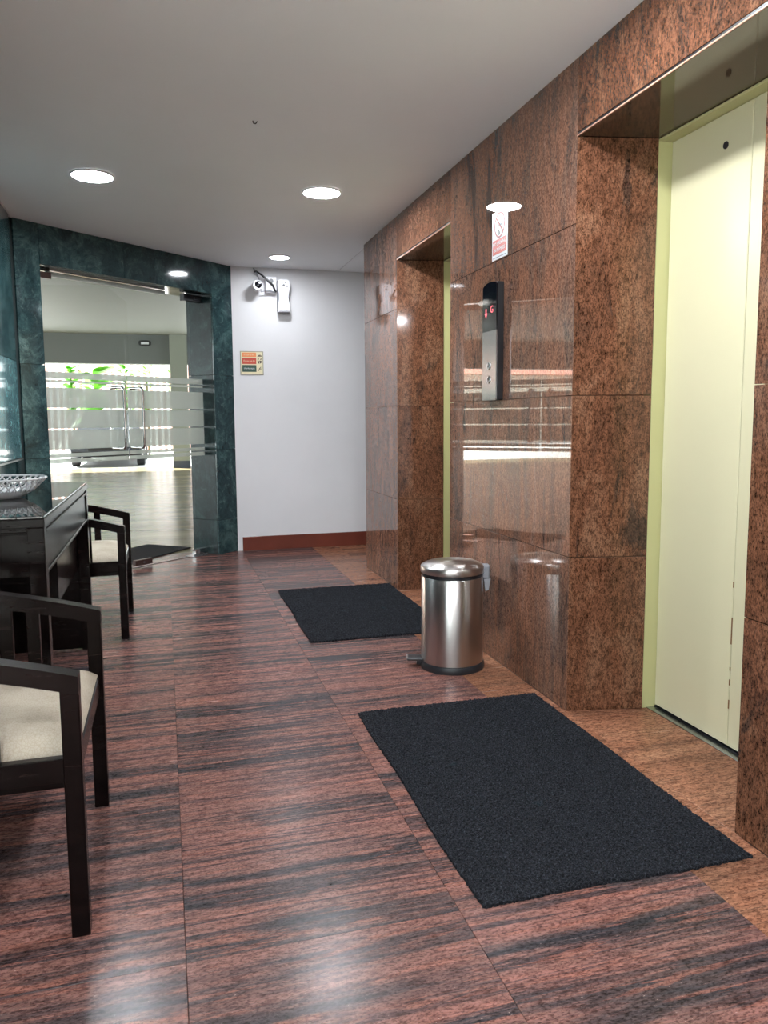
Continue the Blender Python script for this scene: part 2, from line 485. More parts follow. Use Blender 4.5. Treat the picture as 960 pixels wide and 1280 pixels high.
for (a, b) in (E1, E2):
    slab('lintel_panel', wall_right, M['speckle'], XW, XB, a, b, LZ+.0125, ZC)
    obj('soffit_glint', boxes((XW-.001, XW+.003, a, b, LZ, LZ+.004)), M['soffit_glint'], wall_right)
    obj('soffit_joint', boxes((XW+.002, XW+.008, a, b, LZ+.004, LZ+.0125)), M['black_metal'], wall_right)
    slab('soffit_panel', wall_right, M['soffit'], XW+.003, 1.80, a, b, LZ, LZ+ST)
    # jambs, slightly splayed
    for (y, sgn, lean) in ((b, 1, -.06), (a, -1, .02)):
        p = Vector((XW+.0005, y, 0)); q = Vector((1.722, y+lean, 0)); L = (q-p).length
        loc = Matrix.Translation(p) @ Matrix.Rotation(math.atan2(lean, q.x-p.x), 4, 'Z')
        yy = (0.0005, ST) if sgn > 0 else (-ST, -.0005)
        for z0, z1 in ((0, .59), (.59, 1.187), (1.187, LZ)):
            slab('jamb_panel', wall_right, M['speckle'], 0, L, yy[0], yy[1], z0, z1, GAP, loc)
slab('end_panel', wall_right, M['granite'], XW+.001, 1.9, YEND, YEND+ST, 0, ZC)

# white end wall, alcove side, wall behind, left wall
wall_back = tag(obj('wall_back', boxes((.56, 2.6, YW, YW+.2, 0, ZC)), M['white_wall']), 'bright white painted end wall between entrance and lifts', None, None, 'structure')
tag(obj('baseboard_back', boxes((.612, 2.44, YW-.014, YW, .0, .118), bevel=.002), M['base_red']), 'red granite skirting along the white end wall', None, None, 'structure')
tag(obj('wall_alcove', boxes((2.45, 2.6, YEND-.1, YW, 0, ZC)), M['white_wall']), 'white side wall of the recess past the lifts', None, None, 'structure')
tag(obj('wall_behind', boxes((XL-.1, 2.0, YB-.15, YB, 0, ZC)), M['white_wall']), 'white wall behind the viewer', None, None, 'structure')
WY0, WY1, WZ0, WZ1 = -2.7, .75, .10, 2.25          # large unseen side window, added to brighten the ceiling
wall_left = tag(obj('wall_left', boxes((XL-.2, XL-ST, WY1, 5.30, 0, ZC), (XL-.2, XL-ST, YB, WY0, 0, ZC), (XL-.2, XL-ST, WY0, WY1, 0, WZ0), (XL-.2, XL-ST, WY0, WY1, WZ1, ZC)), M['grout_green']), 'green marble clad wall behind the desk', None, None, 'structure')
for k in range(4):
    ya, yb = WY1+k*1.2, min(WY1+(k+1)*1.2, 5.31)
    for z0, z1 in ((0, .866), (.866, 1.467), (1.467, ZC)):
        if yb > ya: slab('marble_panel', wall_left, M['green'], XL-ST, XL, ya, yb, z0, z1)
win = tag(empty('added_window', (XL-.1, (WY0+WY1)/2, WZ0)), 'wide glazed side window added beside the viewer to light the lobby ceiling', None, None, 'structure')
wl, wh = WY1-WY0, WZ1-WZ0
obj('window_frame', boxes((-.03, .03, -wl/2, wl/2, 0, .06), (-.03, .03, -wl/2, wl/2, wh-.06, wh), (-.03, .03, -wl/2, -wl/2+.05, .06, wh-.06), (-.03, .03, wl/2-.05, wl/2, .06, wh-.06)), M['lamp_rim'], win)
for k in (1, 2): obj('mullion', boxes((-.025, .025, -wl/2+k*wl/3-.025, -wl/2+k*wl/3+.025, .06, wh-.06)), M['lamp_rim'], win)
for k in range(3): obj('pane', boxes((-.004, .004, -wl/2+k*wl/3+.03, -wl/2+(k+1)*wl/3-.03, .06, wh-.06)), M['glass'], win)
# raised marble field on the left wall with a dark lower edge
fld = tag(empty('trim_1', (XL, 4.2, .87)), 'raised green marble panel on the left wall above the desk', None, None, 'structure')
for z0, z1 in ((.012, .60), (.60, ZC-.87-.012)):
    slab('marble_panel', fld, M['green_lit' if z0 < .1 else 'green'], 0, .03, -1.0, 1.0, z0, z1)
obj('edge_trim', boxes((0, .04, -1.0, 1.0, 0, .012)), M['black_metal'], fld)
obj('edge_trim', boxes((0, .034, -1.0, 1.0, ZC-.87-.012, ZC-.87-.0005)), M['lamp_rim'], fld)

# slanted entrance wall in green marble
OA, OB, OZ, WT = .152, 1.634, 2.103, .30
core = bmesh.new()
for b in ((-.08, OA-ST, ST, WT-ST, 0, ZC), (OB+ST, WLEN+.06, ST, WT-ST, 0, ZC), (OA-ST, OB+ST, ST, WT-ST, OZ+ST, ZC)):
    box(core, *b, M=MW)
for b in ((-2.5, OA-ST, WT-ST, WT+.1, 0, 4.2), (OB+ST, 2.6, WT-ST, WT+.1, 0, 4.2), (OA-ST, OB+ST, WT-ST, WT+.1, OZ+ST, 4.2)):
    pass
wall_ent = tag(obj('wall_entrance', core, M['grout_green']), 'dark green marble wall framing the glass entrance doors', None, None, 'structure')
GL = [0, .284, .866, 1.467, ZC]
for z0, z1 in ((0, .284), (.284, .866), (.866, 1.467), (1.467, ZC)):
    slab('marble_panel', wall_ent, M['green'], -.02, OA, 0, ST, z0, z1, GAP, MW)
    slab('marble_panel', wall_ent, M['green'], OB, WLEN, 0, ST, z0, z1, GAP, MW)
    zz = min(z1, OZ)
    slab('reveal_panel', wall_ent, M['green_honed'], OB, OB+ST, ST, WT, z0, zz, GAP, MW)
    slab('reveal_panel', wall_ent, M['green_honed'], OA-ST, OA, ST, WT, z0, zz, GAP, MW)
    slab('marble_panel', wall_ent, M['green'], -.3, OA, WT-ST, WT, z0, z1, GAP, MW)
    slab('marble_panel', wall_ent, M['green'], OB, WLEN+.3, WT-ST, WT, z0, z1, GAP, MW)
for a, b in ((OA, .80), (.80, 1.072), (1.072, OB)):
    slab('lintel_panel', wall_ent, M['green'], a, b, 0, ST, OZ, ZC, GAP, MW)
    slab('lintel_panel', wall_ent, M['green'], a, b, WT-ST, WT, OZ, ZC, GAP, MW)
    slab('soffit_panel', wall_ent, M['green'], a, b, ST, WT-ST, OZ, OZ+ST, GAP, MW)

# ------------------------------------------------------------------ glass entrance doors
GY = .13
door1 = tag(empty('door_1', P0, WANG), 'double frameless glass entrance door with frosted stripes and steel pull handles', None, None, 'structure')
FILM = [(1.392, 1.435), (1.366, 1.381), (1.195, 1.330), (1.055, 1.184), (.912, 1.044), (.858, .884), (.818, .847)]
SEAM = .883
for li, (a, b) in enumerate(((OA+.004, SEAM-.0018), (SEAM+.0018, OB-.001))):
    leaf = obj('glass_leaf', boxes((a, b, GY+.003, GY+.007, .012, OZ-.012)), M['glass'], door1)
    for z0, z1 in FILM:
        obj('frosted_band', boxes((a+.002, b-.002, GY+.0018, GY+.0026, z0, z1)), M['frost'], leaf)
    hx = SEAM-.085 if li == 0 else SEAM+.083
    for side in (-1, 1):        # D-handles on both faces
        bm = bmesh.new(); yb_ = GY+.003 if side < 0 else GY+.008; off = side*.072
        x_w = hx-.045 if side < 0 else hx-.045
        pts = [(hx, yb_, 1.345)]
        for k in range(7):
            an = k/6*math.pi/2; pts.append((hx, yb_+off-side*.025+side*.025*math.sin(an), 1.345-.025+.025*math.cos(an)))
        for k in range(7):
            an = k/6*math.pi/2; pts.append((hx, yb_+off-side*.025+side*.025*math.cos(an), .905+.025-.025*math.sin(an)))
        pts.append((hx, yb_, .905))
        tube(bm, pts, .0115, 14)
        obj('pull_handle', bm, M['chrome'], leaf, True)
# patch fittings
obj('top_patch', boxes((OA+.002, OA+.155, GY-.012, GY+.022, OZ-.062, OZ-.022), bevel=.002), M['brown_metal'], door1)
obj('top_patch', boxes((OA+.002, OA+.145, GY-.012, GY+.022, OZ-.012, OZ), bevel=.002), M['black_metal'], door1)
obj('lock_patch', boxes((SEAM+.004, SEAM+.165, GY-.013, GY+.023, .012, .055), bevel=.003), M['brown_metal'], door1)
bm = bmesh.new(); lathe(bm, [(0, -.003), (.008, -.003), (.008, 0), (0, 0)], 16, Matrix.Translation((SEAM+.085, GY-.0135, .034)) @ Matrix.Rotation(math.pi/2, 4, 'X'))
obj('keyhole', bm, M['chrome'], door1)
obj('bottom_patch', boxes((OA+.004, OA+.165, GY-.013, GY+.023, .012, .055), bevel=.003), M['brown_metal'], door1)
obj('bottom_patch', boxes((OB-.15, OB-.012, GY-.015, GY+.025, .010, .055), bevel=.003), M['chrome'], door1)
obj('floor_pivot_plate', boxes((OB-.20, OB-.02, GY-.05, GY+.06, 0, .004), bevel=.001), M['panel_steel'], door1)
bm = boxes((OB-.19, OB-.006, GY-.02, GY+.03, OZ-.062, OZ-.008), bevel=.003)
box(bm, OB-.09, OB-.03, GY-.028, GY-.02, OZ-.05, OZ-.02, bevel=.002)
obj('top_closer', bm, M['black_metal'], door1)
obj('head_channel', boxes((OA+.15, 1.30, GY+.03, GY+.055, OZ-.034, OZ-.004)), M['lamp_rim'], door1)
obj('threshold_strip', boxes((OA, OB, GY-.006, GY+.016, 0, .003)), M['brown_metal'], door1)

# ------------------------------------------------------------------ lifts
def lift_door(name, a, b, label):
    d = tag(empty(name, (0, a, 0)), label, None, None, 'structure')
    w = b-a; fx0, fx1 = 1.722, 1.80
    yl, yr = .045, w-.057       # clear opening between the frame posts
    obj('frame_post', boxes((fx0, fx1, yr-.0, yr+.05, 0, LZ-.001), bevel=.002), M['yellow_dk'], d)
    obj('frame_post', boxes((fx0, fx1, yl-.05, yl, 0, LZ-.001), bevel=.002), M['yellow_dk'], d)
    obj('frame_head', boxes((fx0+.002, fx1, yl, yr, 2.078, LZ-.001), bevel=.002), M['yellow_dk'], d)
    mid = (yl+yr)/2
    for (p, q) in ((yl+.003, mid-.0015), (mid+.0015, yr-.003)):
        leaf = obj('door_panel', boxes((1.776, 1.806, p, q, .012, 2.077), bevel=.002), M['yellow'], d)
    # release keyhole and worn seam
    bm = bmesh.new(); lathe(bm, [(0, 0), (.010, 0), (.012, .002), (.012, .004), (0, .004)], 20, Matrix.Translation((1.777, mid+.117, 1.977)) @ Matrix.Rotation(-math.pi/2, 4, 'Y'))
    obj('release_keyhole', bm, M['black_metal'], d)
    bm = bmesh.new()
    for z, h in ((.36, .09), (.27, .012), (.22, .02), (.14, .03), (.55, .02)):
        box(bm, 1.7752, 1.7765, mid-.003, mid+.002, z, z+h)
    obj('worn_edge', bm, M['rust'], d)
    obj('sill', boxes((1.742, 1.86, yl-.05, yr+.05, -.013, .003), bevel=.001), M['panel_steel'], d)
    obj('sill_groove', boxes((1.775, 1.80, yl, yr, .003, .006)), M['black_metal'], d)
    return d
lift_door('door_2', *E2, 'cream enamelled lift door in the near granite opening')
lift_door('door_3', *E1, 'cream enamelled lift door in the far granite opening')

# ------------------------------------------------------------------ ceiling lamps
def downlight(x, y, r, label, lamp='lamp'):
    t = tag(empty('ceiling_lamp', (x, y, ZC)), label, 'lamp', 'round recessed ceiling lamps')
    bm = bmesh.new(); lathe(bm, [(r, -.0005), (r+.012, -.0005), (r+.011, -.006), (r+.001, -.009), (r, -.006)], 48, cap=False)
    vs_ = bm.verts
    obj('rim', bm, M['lamp_rim'], t, True)
    bm = bmesh.new(); lathe(bm, [(0, -.0062), (r*.6, -.0060), (r, -.0052), (r, -.001), (0, -.001)], 48)
    obj('diffuser', bm, M[lamp], t)
downlight(-.306, 4.337, .098, 'round white ceiling lamp on the left, before the glass entrance')
downlight(.884, 4.33, .098, 'round white ceiling lamp in the middle, before the far lift')
downlight(.903, 6.089, .072, 'smallest round ceiling lamp, nearest the white end wall', 'lamp_small')
for x in (-.306, .884):
    for y, w in ((2.0, 'above the near mat row, just outside the picture'), (-.33, 'behind the viewer')):
        if x < 0 and y > 0: continue
        downlight(x, y, .098, 'round ceiling lamp %s, %s' % (w, 'desk side' if x < 0 else 'lift side'))

# ------------------------------------------------------------------ mats
def mat_thing(cx, cy, w, l, rz, label):
    nx, ny = 150, 240
    bm = bmesh.new(); rnd = random.Random(int(cx*1000+cy*100))
    top = []
    ph = [rnd.uniform(0, 6.28) for _ in range(6)]
    for j in range(ny+1):
        row = []
        for i in range(nx+1):
            x = (i/nx-.5)*w; y = (j/ny-.5)*l
            ed = min(i, nx-i, j, ny-j)
            if ed == 0:
                x += rnd.uniform(-.0025, .0025)+.003*math.sin(y*9+ph[0]); y += rnd.uniform(-.0025, .0025)+.003*math.sin(x*11+ph[1])
            z = .011+rnd.uniform(-.0032, .0032) if ed > 0 else .0075+rnd.uniform(-.001, .001)
            row.append(bm.verts.new((x, y, z)))
        top.append(row)
    for j in range(ny):
        for i in range(nx): bm.faces.new((top[j][i], top[j][i+1], top[j+1][i+1], top[j+1][i]))
    rim = top[0][:]+[top[j][nx] for j in range(1, ny+1)]+top[ny][:-1][::-1]+[top[j][0] for j in range(ny-1, 0, -1)]
    low = [bm.verts.new((v.co.x, v.co.y, .0005)) for v in rim]; n = len(rim)
    for i in range(n): bm.faces.new((rim[i], low[i], low[(i+1) % n], rim[(i+1) % n]))
    bm.faces.new(low)
    o = obj('door_mat', bm, M['mat']); o.location = (cx, cy, 0); o.rotation_euler.z = rz
    return tag(o, label, 'mat', 'black pile mats before the lifts')
mat_thing(1.026, 2.119, .730, 1.205, -.009, 'large black pile mat in front of the near lift')
mat_thing(1.042, 4.290, .742, 1.200, -.010, 'black pile mat in front of the far lift, beyond the bin')

# ------------------------------------------------------------------ pedal bin
bn = tag(empty('pedal_bin', (1.213, 3.165, 0), -.28), 'round brushed steel pedal bin standing against the granite wall', 'bin')
bm = bmesh.new(); lathe(bm, [(0, 0), (.142, 0), (.144, .006), (.144, .020), (.140, .030), (.134, .032)], 72)
obj('base_ring', bm, M['black_plastic'], bn, True)
bm = bmesh.new(); lathe(bm, [(.1365, .032), (.1375, .034), (.1375, .412), (.136, .414), (.132, .414)], 96)
obj('body', bm, M['steel'], bn, True)
bm = bmesh.new(); lathe(bm, [(.131, .413), (.1345, .415), (.1345, .430), (.131, .431)], 72)
obj('collar', bm, M['black_plastic'], bn, True)
bm = bmesh.new(); lathe(bm, [(.134, .430), (.1395, .431), (.141, .434), (.141, .455), (.139, .460), (.128, .467), (.104, .476), (.096, .4775), (.06, .480), (0, .481)], 96)
obj('lid', bm, M['lid_steel'], bn, True)
bm = boxes((.128, .165, -.024, .024, .400, .462), bevel=.006)
prism(bm, [(.138, .400), (.168, .400), (.160, .35), (.146, .345)], -.022, .022, Matrix.Rotation(math.pi/2, 4, 'X'))
obj('hinge_bracket', bm, M['grey_plastic'], bn)
ped = obj('pedal', boxes((-.205, -.128, -.032, .032, .030, .044), bevel=.006, seg=2), M['black_plastic'], bn)
obj('pedal_cap', boxes((-.204, -.198, -.030, .030, .028, .046), bevel=.0025), M['chrome'], ped)
obj('pedal_arm', boxes((-.160, -.10, -.020, .020, .010, .030), bevel=.003), M['black_plastic'], bn)

# ------------------------------------------------------------------ armchairs
def arm_z(x):                    # top of the arm rail, rising to the back
    u = -x
    return .577+.30*u-.22*u*u
def make_chair(label):
    """origin at the front edge centre on the floor, facing +x; x<0 is the back"""
    c = tag(empty('armchair', (0, 0, 0)), label, 'chair', 'dark wooden armchairs beside the desk')
    W2, T = .292, .038           # half width (leg centres), leg thickness
    D = .50                      # depth to the back legs
    for s in (-1, 1):
        y0, y1 = s*W2-T/2, s*W2+T/2
        bm = bmesh.new(); prism(bm, [(-T, 0), (0, 0), (0, arm_z(0)-.002), (-T, arm_z(-T)-.002)], -y1, -y0, Matrix.Rotation(math.pi/2, 4, 'X'))
        bmesh.ops.bevel(bm, geom=list(bm.edges), offset=.0025, segments=1, affect='EDGES')
        obj('leg', bm, M['wood'], c)
        bm = bmesh.new(); prism(bm, [(-D-.06, 0), (-D-.02, 0), (-D+.0, .40), (-D-.03, .80), (-D-.062, .80), (-D-.04, .40)], -y1, -y0, Matrix.Rotation(math.pi/2, 4, 'X'))
        bmesh.ops.bevel(bm, geom=list(bm.edges), offset=.0025, segments=1, affect='EDGES')
        obj('leg', bm, M['wood'], c)
        bm = bmesh.new(); sweep(bm, [(x, arm_z(x)+.001) for x in [0, -.02, -.06, -.1, -.15, -.2, -.25, -.3, -.35, -.4, -.45, -D-.01]], .040, y0-.003, y1+.003)
        bmesh.ops.bevel(bm, geom=[e for e in bm.edges if e.is_manifold and e.calc_face_angle(0) > .6], offset=.004, segments=2, affect='EDGES')
        obj('arm_rail', bm, M['wood'], c)
        obj('side_rail', boxes((-D-.01, -T+.001, s*W2-.012, s*W2+.012, .348, .400), bevel=.002), M['wood'], c)
        for xs in (-.177, -.246, -.315):
            obj('slat', boxes((xs-.017, xs+.017, s*W2-.009, s*W2+.009, .396, arm_z(xs)-.034), bevel=.0015), M['wood'], c)
    obj('front_rail', boxes((-.034, -.010, -W2+T/2-.001, W2-T/2+.001, .338, .392), bevel=.003), M['wood'], c)
    obj('back_rail', boxes((-D-.028, -D-.006, -W2+T/2-.001, W2-T/2+.001, .348, .400), bevel=.002), M['wood'], c)
    obj('seat_base', boxes((-D-.005, -.036, -W2+.014, W2-.014, .325, .350)), M['wood'], c)
    # cushion: rounded pad, crowned
    bm = bmesh.new(); nx, ny = 22, 24; x0, x1, yy = -D+.004, -.014, W2-T/2-.002
    def ztop(u, v): return .392+.052*(max(0, 1-abs(2*u-1)**5))**.45*(max(0, 1-abs(2*v-1)**5))**.45
    T_ = [[bm.verts.new((x0+(x1-x0)*i/nx, -yy+2*yy*j/ny, ztop(i/nx, j/ny))) for j in range(ny+1)] for i in range(nx+1)]
    B_ = [[None]*(ny+1) for _ in range(nx+1)]
    for i in range(nx):
        for j in range(ny): bm.faces.new((T_[i][j], T_[i+1][j], T_[i+1][j+1], T_[i][j+1]))
    rim = [T_[i][0] for i in range(nx+1)]+[T_[nx][j] for j in range(1, ny+1)]+[T_[i][ny] for i in range(nx-1, -1, -1)]+[T_[0][j] for j in range(ny-1, 0, -1)]
    low = [bm.verts.new((v.co.x, v.co.y, .366)) for v in rim]; n = len(rim)
    for i in range(n): bm.faces.new((rim[i], low[i], low[(i+1) % n], rim[(i+1) % n]))
    bm.faces.new(low)
    obj('seat_cushion', bm, M['fabric'], c, True)
    # backrest: rails, padded panel
    tilt = Matrix.Translation((-D-.02, 0, .40)) @ Matrix.Rotation(-.10, 4, 'Y')
    obj('top_rail', boxes((-.018, .014, -W2+T/2, W2-T/2, .33, .40), bevel=.004, M=tilt), M['wood'], c)
    obj('back_cushion', boxes((-.012, .026, -W2+T/2+.004, W2-T/2-.004, .07, .325), bevel=.012, seg=3, M=tilt), M['fabric'], c, True)
    return c
def copy_tree(o, parent=None):
    c = o.copy(); COL.objects.link(c); c.parent = parent
    for ch in list(o.children): copy_tree(ch, c)
    return c
ch1 = make_chair('dark wooden armchair with beige seat, nearest the viewer at the near end of the desk')
ch2 = copy_tree(ch1); ch2['label'] = 'dark wooden armchair with beige seat between the desk and the glass entrance'
ch1.location = (-.190, 1.984, 0)
ch2.location = (-.206, 4.352, 0)

# ------------------------------------------------------------------ desk
DX1, DX0, DY0, DY1, DZ = -.364, -.838, 2.552, 3.956, .816
dk = tag(empty('desk', ((DX0+DX1)/2, (DY0+DY1)/2, 0)), 'black-brown wooden desk with a dark glass top against the left wall', 'desk')
hx, hy = (DX1-DX0)/2, (DY1-DY0)/2
obj('desk_top', boxes((-hx, hx, -hy, hy, DZ-.036, DZ-.008), bevel=.002), M['wood'], dk)
obj('glass_sheet', boxes((-hx+.003, hx-.003, -hy+.003, hy-.003, DZ-.008, DZ), bevel=.0015), M['desk_glass'], dk)
for sx in (-1, 1):
    for sy in (-1, 1):
        x0, x1 = (hx-.052, hx-.002) if sx > 0 else (-hx+.002, -hx+.052)
        y0, y1 = (hy-.052, hy-.002) if sy > 0 else (-hy+.002, -hy+.052)
        obj('leg', boxes((x0, x1, y0, y1, 0, DZ-.036), bevel=.002), M['wood'], dk)
fr = obj('front_apron', boxes((hx-.026, hx-.008, -hy+.052, hy-.052, .628, DZ-.037)), M['wood'], dk)
obj('moulding', boxes((hx-.009, hx-.001, -hy+.052, hy-.052, .758, .768), bevel=.002), M['wood'], fr)
obj('moulding', boxes((hx-.009, hx-.003, -hy+.052, hy-.052, .628, .640), bevel=.002), M['wood'], fr)
nr = obj('end_apron', boxes((-hx+.052, hx-.052, -hy+.006, -hy+.024, .628, DZ-.037)), M['wood'], dk)
obj('moulding', boxes((-hx+.052, hx-.052, -hy+.001, -hy+.007, .760, .768), bevel=.002), M['wood'], nr)
obj('end_panel', boxes((-hx+.052, hx-.052, hy-.030, hy-.012, .004, DZ-.037)), M['wood'], dk)
obj('modesty_panel', boxes((-hx+.010, -hx+.028, -hy+.052, hy-.052, .05, DZ-.037)), M['wood'], dk)
obj('drawer_case', boxes((-hx+.055, hx-.055, -.05, hy-.035, .40, DZ-.04)), M['wood'], dk)

# ------------------------------------------------------------------ lattice bowl
bw = tag(empty('lattice_bowl', (-.612, 3.20, DZ)), 'shallow white lattice glass bowl standing on the desk top', 'bowl')
R1, R0, HB = .170, .075, .076
def bowl_r(t): return R0+(R1-R0)*(t**.72)
bm = bmesh.new(); lathe(bm, [(0, 0), (R0, 0), (R0+.012, .003), (bowl_r(.3), HB*.3), (bowl_r(.42), HB*.42), (bowl_r(.42)-.005, HB*.43), (bowl_r(.2)-.006, HB*.22), (R0-.006, .006), (0, .005)], 64)
gl = NT('bowl_glass'); gl.b.inputs['Transmission Weight'].default_value = .35; gl.set(base=(.82, .84, .86, 1), rough=.12)
obj('dish', bm, gl.m, bw, True)
bm = bmesh.new(); NR = 36
for k in range(NR):
    for s in (-1, 1):
        pts = []
        for j in range(9):
            t = .36+.64*j/8; a = 2*math.pi*k/NR+s*.30*(j/8)
            pts.append((bowl_r(t)*math.cos(a), bowl_r(t)*math.sin(a), HB*t))
        tube(bm, pts, .0028, 6)
lt = tag(obj('lattice', bm, gl.m, bw, True), None, None, None, 'stuff')
bm = bmesh.new(); tube(bm, [(R1*math.cos(2*math.pi*k/64), R1*math.sin(2*math.pi*k/64), HB) for k in range(64)], .0042, 8, True)
obj('rim', bm, gl.m, bw, True)

# ------------------------------------------------------------------ lift call panel
cp = tag(empty('call_panel', (XW, 3.196, 1.186)), 'tall steel lift call panel with black display between the two lifts', 'call panel')
PW, PH, PD = .074, .512, .036
bm = boxes((-PD+.006, 0, -PW, PW, 0, PH-.006), bevel=.002)
obj('housing', bm, M['black_metal'], cp)
bm = bmesh.new()
arc = [(-PW, 0)]+[(PW, 0)]+[(PW*math.cos(math.pi*k/12), .498+.014*math.sin(math.pi*k/12)) for k in range(13)]
MF = Matrix(((0, 0, -1, 0), (1, 0, 0, 0), (0, 1, 0, 0), (0, 0, 0, 1)))    # (a,b,h) -> y=a z=b x=-h
prism(bm, [(-PW, 0), (PW, 0), (PW, .302), (-PW, .302)], PD-.006, PD, MF)
obj('face_plate', bm, M['panel_steel'], cp)
bm = bmesh.new(); prism(bm, [(-PW, .302), (PW, .302)]+[(PW*math.cos(math.pi*k/12), .494+.018*math.sin(math.pi*k/12)) for k in range(13)], PD-.006, PD, MF)
disp = obj('display_window', bm, M['black_glass'], cp)
# red figures: an arrow and G
MR = Matrix(((0, 0, -1, -PD-.0003), (-1, 0, 0, 0), (0, 1, 0, 0), (0, 0, 0, 1)))   # text: reads along -y seen from the room
bm = bmesh.new(); prism(bm, [(.022, .382), (.050, .382), (.036, .360)], PD, PD+.0006, MF); prism(bm, [(.031, .402), (.041, .402), (.041, .380), (.031, .380)], PD, PD+.0006, MF)
obj('floor_arrow', bm, M['red_led'], disp)
text_mesh('floor_figure', 'G', .044, M['red_led'], disp, Matrix.Translation((0, -.026, .392)) @ MR)
for zb, up in ((.150, 1), (.090, -1)):
    bm = bmesh.new(); lathe(bm, [(0, 0), (.017, 0), (.017, .0025), (.015, .0035), (0, .0035)], 28, Matrix.Translation((-PD, 0, zb)) @ Matrix.Rotation(-math.pi/2, 4, 'Y'))
    bt = obj('call_button', bm, M['chrome'], cp, True)
    bm = bmesh.new(); prism(bm, [(-.009, zb-up*.006), (.009, zb-up*.006), (0, zb+up*.009)], PD+.0036, PD+.0042, MF)
    obj('arrow_mark', bm, M['black_metal'], bt)

# ------------------------------------------------------------------ no smoking notice
ns = tag(empty('no_smoking_sign', (XW, 3.170, 1.797)), 'white no smoking notice with red band on the granite above the call panel', 'sign')
obj('plate', boxes((-.002, 0, -.079, .079, 0, .205), bevel=.0006), M['sign_white'], ns)
bm = bmesh.new(); tube(bm, [(-.0022, .050*math.cos(2*math.pi*k/40), .142+.050*math.sin(2*math.pi*k/40)) for k in range(40)], .0045, 6, True)
for v in bm.verts: v.co.x = -.0030+(v.co.x+.0022)*.2
c_, s_ = .0354, .0354
box(bm, -.0036, -.002, -.0035, .0035, -.048, .048, M=Matrix.Translation((0, 0, .142)) @ Matrix.Rotation(-math.pi/4, 4, 'X'))
obj('ban_ring', bm, M['sign_dark_red'], ns)
bm = boxes((-.0028, -.002, -.030, .026, .137, .146)); obj('cigarette', bm, M['grey_plastic'], ns)
bm = bmesh.new(); prism(bm, [(-.004, .100), (.012, .100), (.020, .118), (.010, .124), (.0, .114)], .002, .003, MF); obj('ash_mark', bm, M['sign_black'], ns)
obj('band', boxes((-.0028, -.002, -.070, .070, .022, .084)), M['sign_red'], ns)
MS = Matrix(((0, 0, -1, -.0030), (-1, 0, 0, 0), (0, 1, 0, 0), (0, 0, 0, 1)))
text_mesh('lettering', 'NO SMOKING', .021, M['sign_white'], ns, Matrix.Translation((0, 0, .066)) @ MS)
text_mesh('lettering', 'IN PREMISES', .021, M['sign_white'], ns, Matrix.Translation((0, 0, .040)) @ MS)
obj('lower_rule', boxes((-.0026, -.002, -.070, .070, .008, .011)), M['grey_plastic'], ns)

# ------------------------------------------------------------------ fire notice on the white wall
fs = tag(empty('fire_notice', (.725, YW, 1.476)), 'small cream fire notice with orange, red and green bars on the white wall', 'sign')
obj('plate', boxes((-.096, .096, -.004, 0, 0, .196), bevel=.001), M['sign_rim'], fs)
obj('face', boxes((-.089, .089, -.0052, -.0038, .007, .189)), M['sign_cream'], fs)
for z0, z1, mm, tx, tm in ((.148, .184, 'sign_orange', 'In case of fire', 'sign_cream'), (.090, .140, 'sign_red', 'Do not use lift', 'sign_cream'), (.026, .082, 'sign_green', 'Use the stairs', 'sign_white')):
    bar = obj('bar', boxes((-.080, .036, -.0062, -.0050, z0, z1)), M[mm], fs)
    text_mesh('lettering', tx, .0185, M[tm], bar, Matrix.Translation((-.022, -.0064, (z0+z1)/2)) @ Matrix.Rotation(math.pi/2, 4, 'X'), stretch=.86)
# pictograms: flames, lift with people, stair runner
bm = bmesh.new(); MP = Matrix(((1, 0, 0, 0), (0, 0, -1, 0), (0, 1, 0, 0), (0, 0, 0, 1)))
prism(bm, [(.044, .152), (.082, .152), (.080, .164), (.074, .158), (.068, .172), (.062, .160), (.056, .168), (.050, .158)], .0050, .0060, MP)
obj('flame_mark', bm, M['sign_brown'], fs)
bm = bmesh.new()
prism(bm, [(.046, .130), (.054, .138), (.060, .132), (.054, .124)], .0050, .0060, MP); prism(bm, [(.068, .132), (.082, .138), (.078, .126), (.068, .126)], .0050, .0060, MP)
prism(bm, [(.046, .120), (.058, .118), (.062, .094), (.050, .096)], .0050, .0060, MP); prism(bm, [(.062, .120), (.080, .118), (.078, .100), (.066, .094)], .0050, .0060, MP)
obj('lift_mark', bm, M['sign_brown'], fs)
bm = bmesh.new()
prism(bm, [(.050, .034), (.055, .034), (.066, .054), (.061, .058)], .0050, .0060, MP); prism(bm, [(.062, .050), (.076, .062), (.072, .066), (.060, .056)], .0050, .0060, MP)
prism(bm, [(.070, .070), (.076, .070), (.076, .077), (.070, .077)], .0050, .0060, MP); prism(bm, [(.064, .046), (.078, .050), (.078, .055), (.064, .051)], .0050, .0060, MP)
obj('stairs_mark', bm, M['sign_brown'], fs)

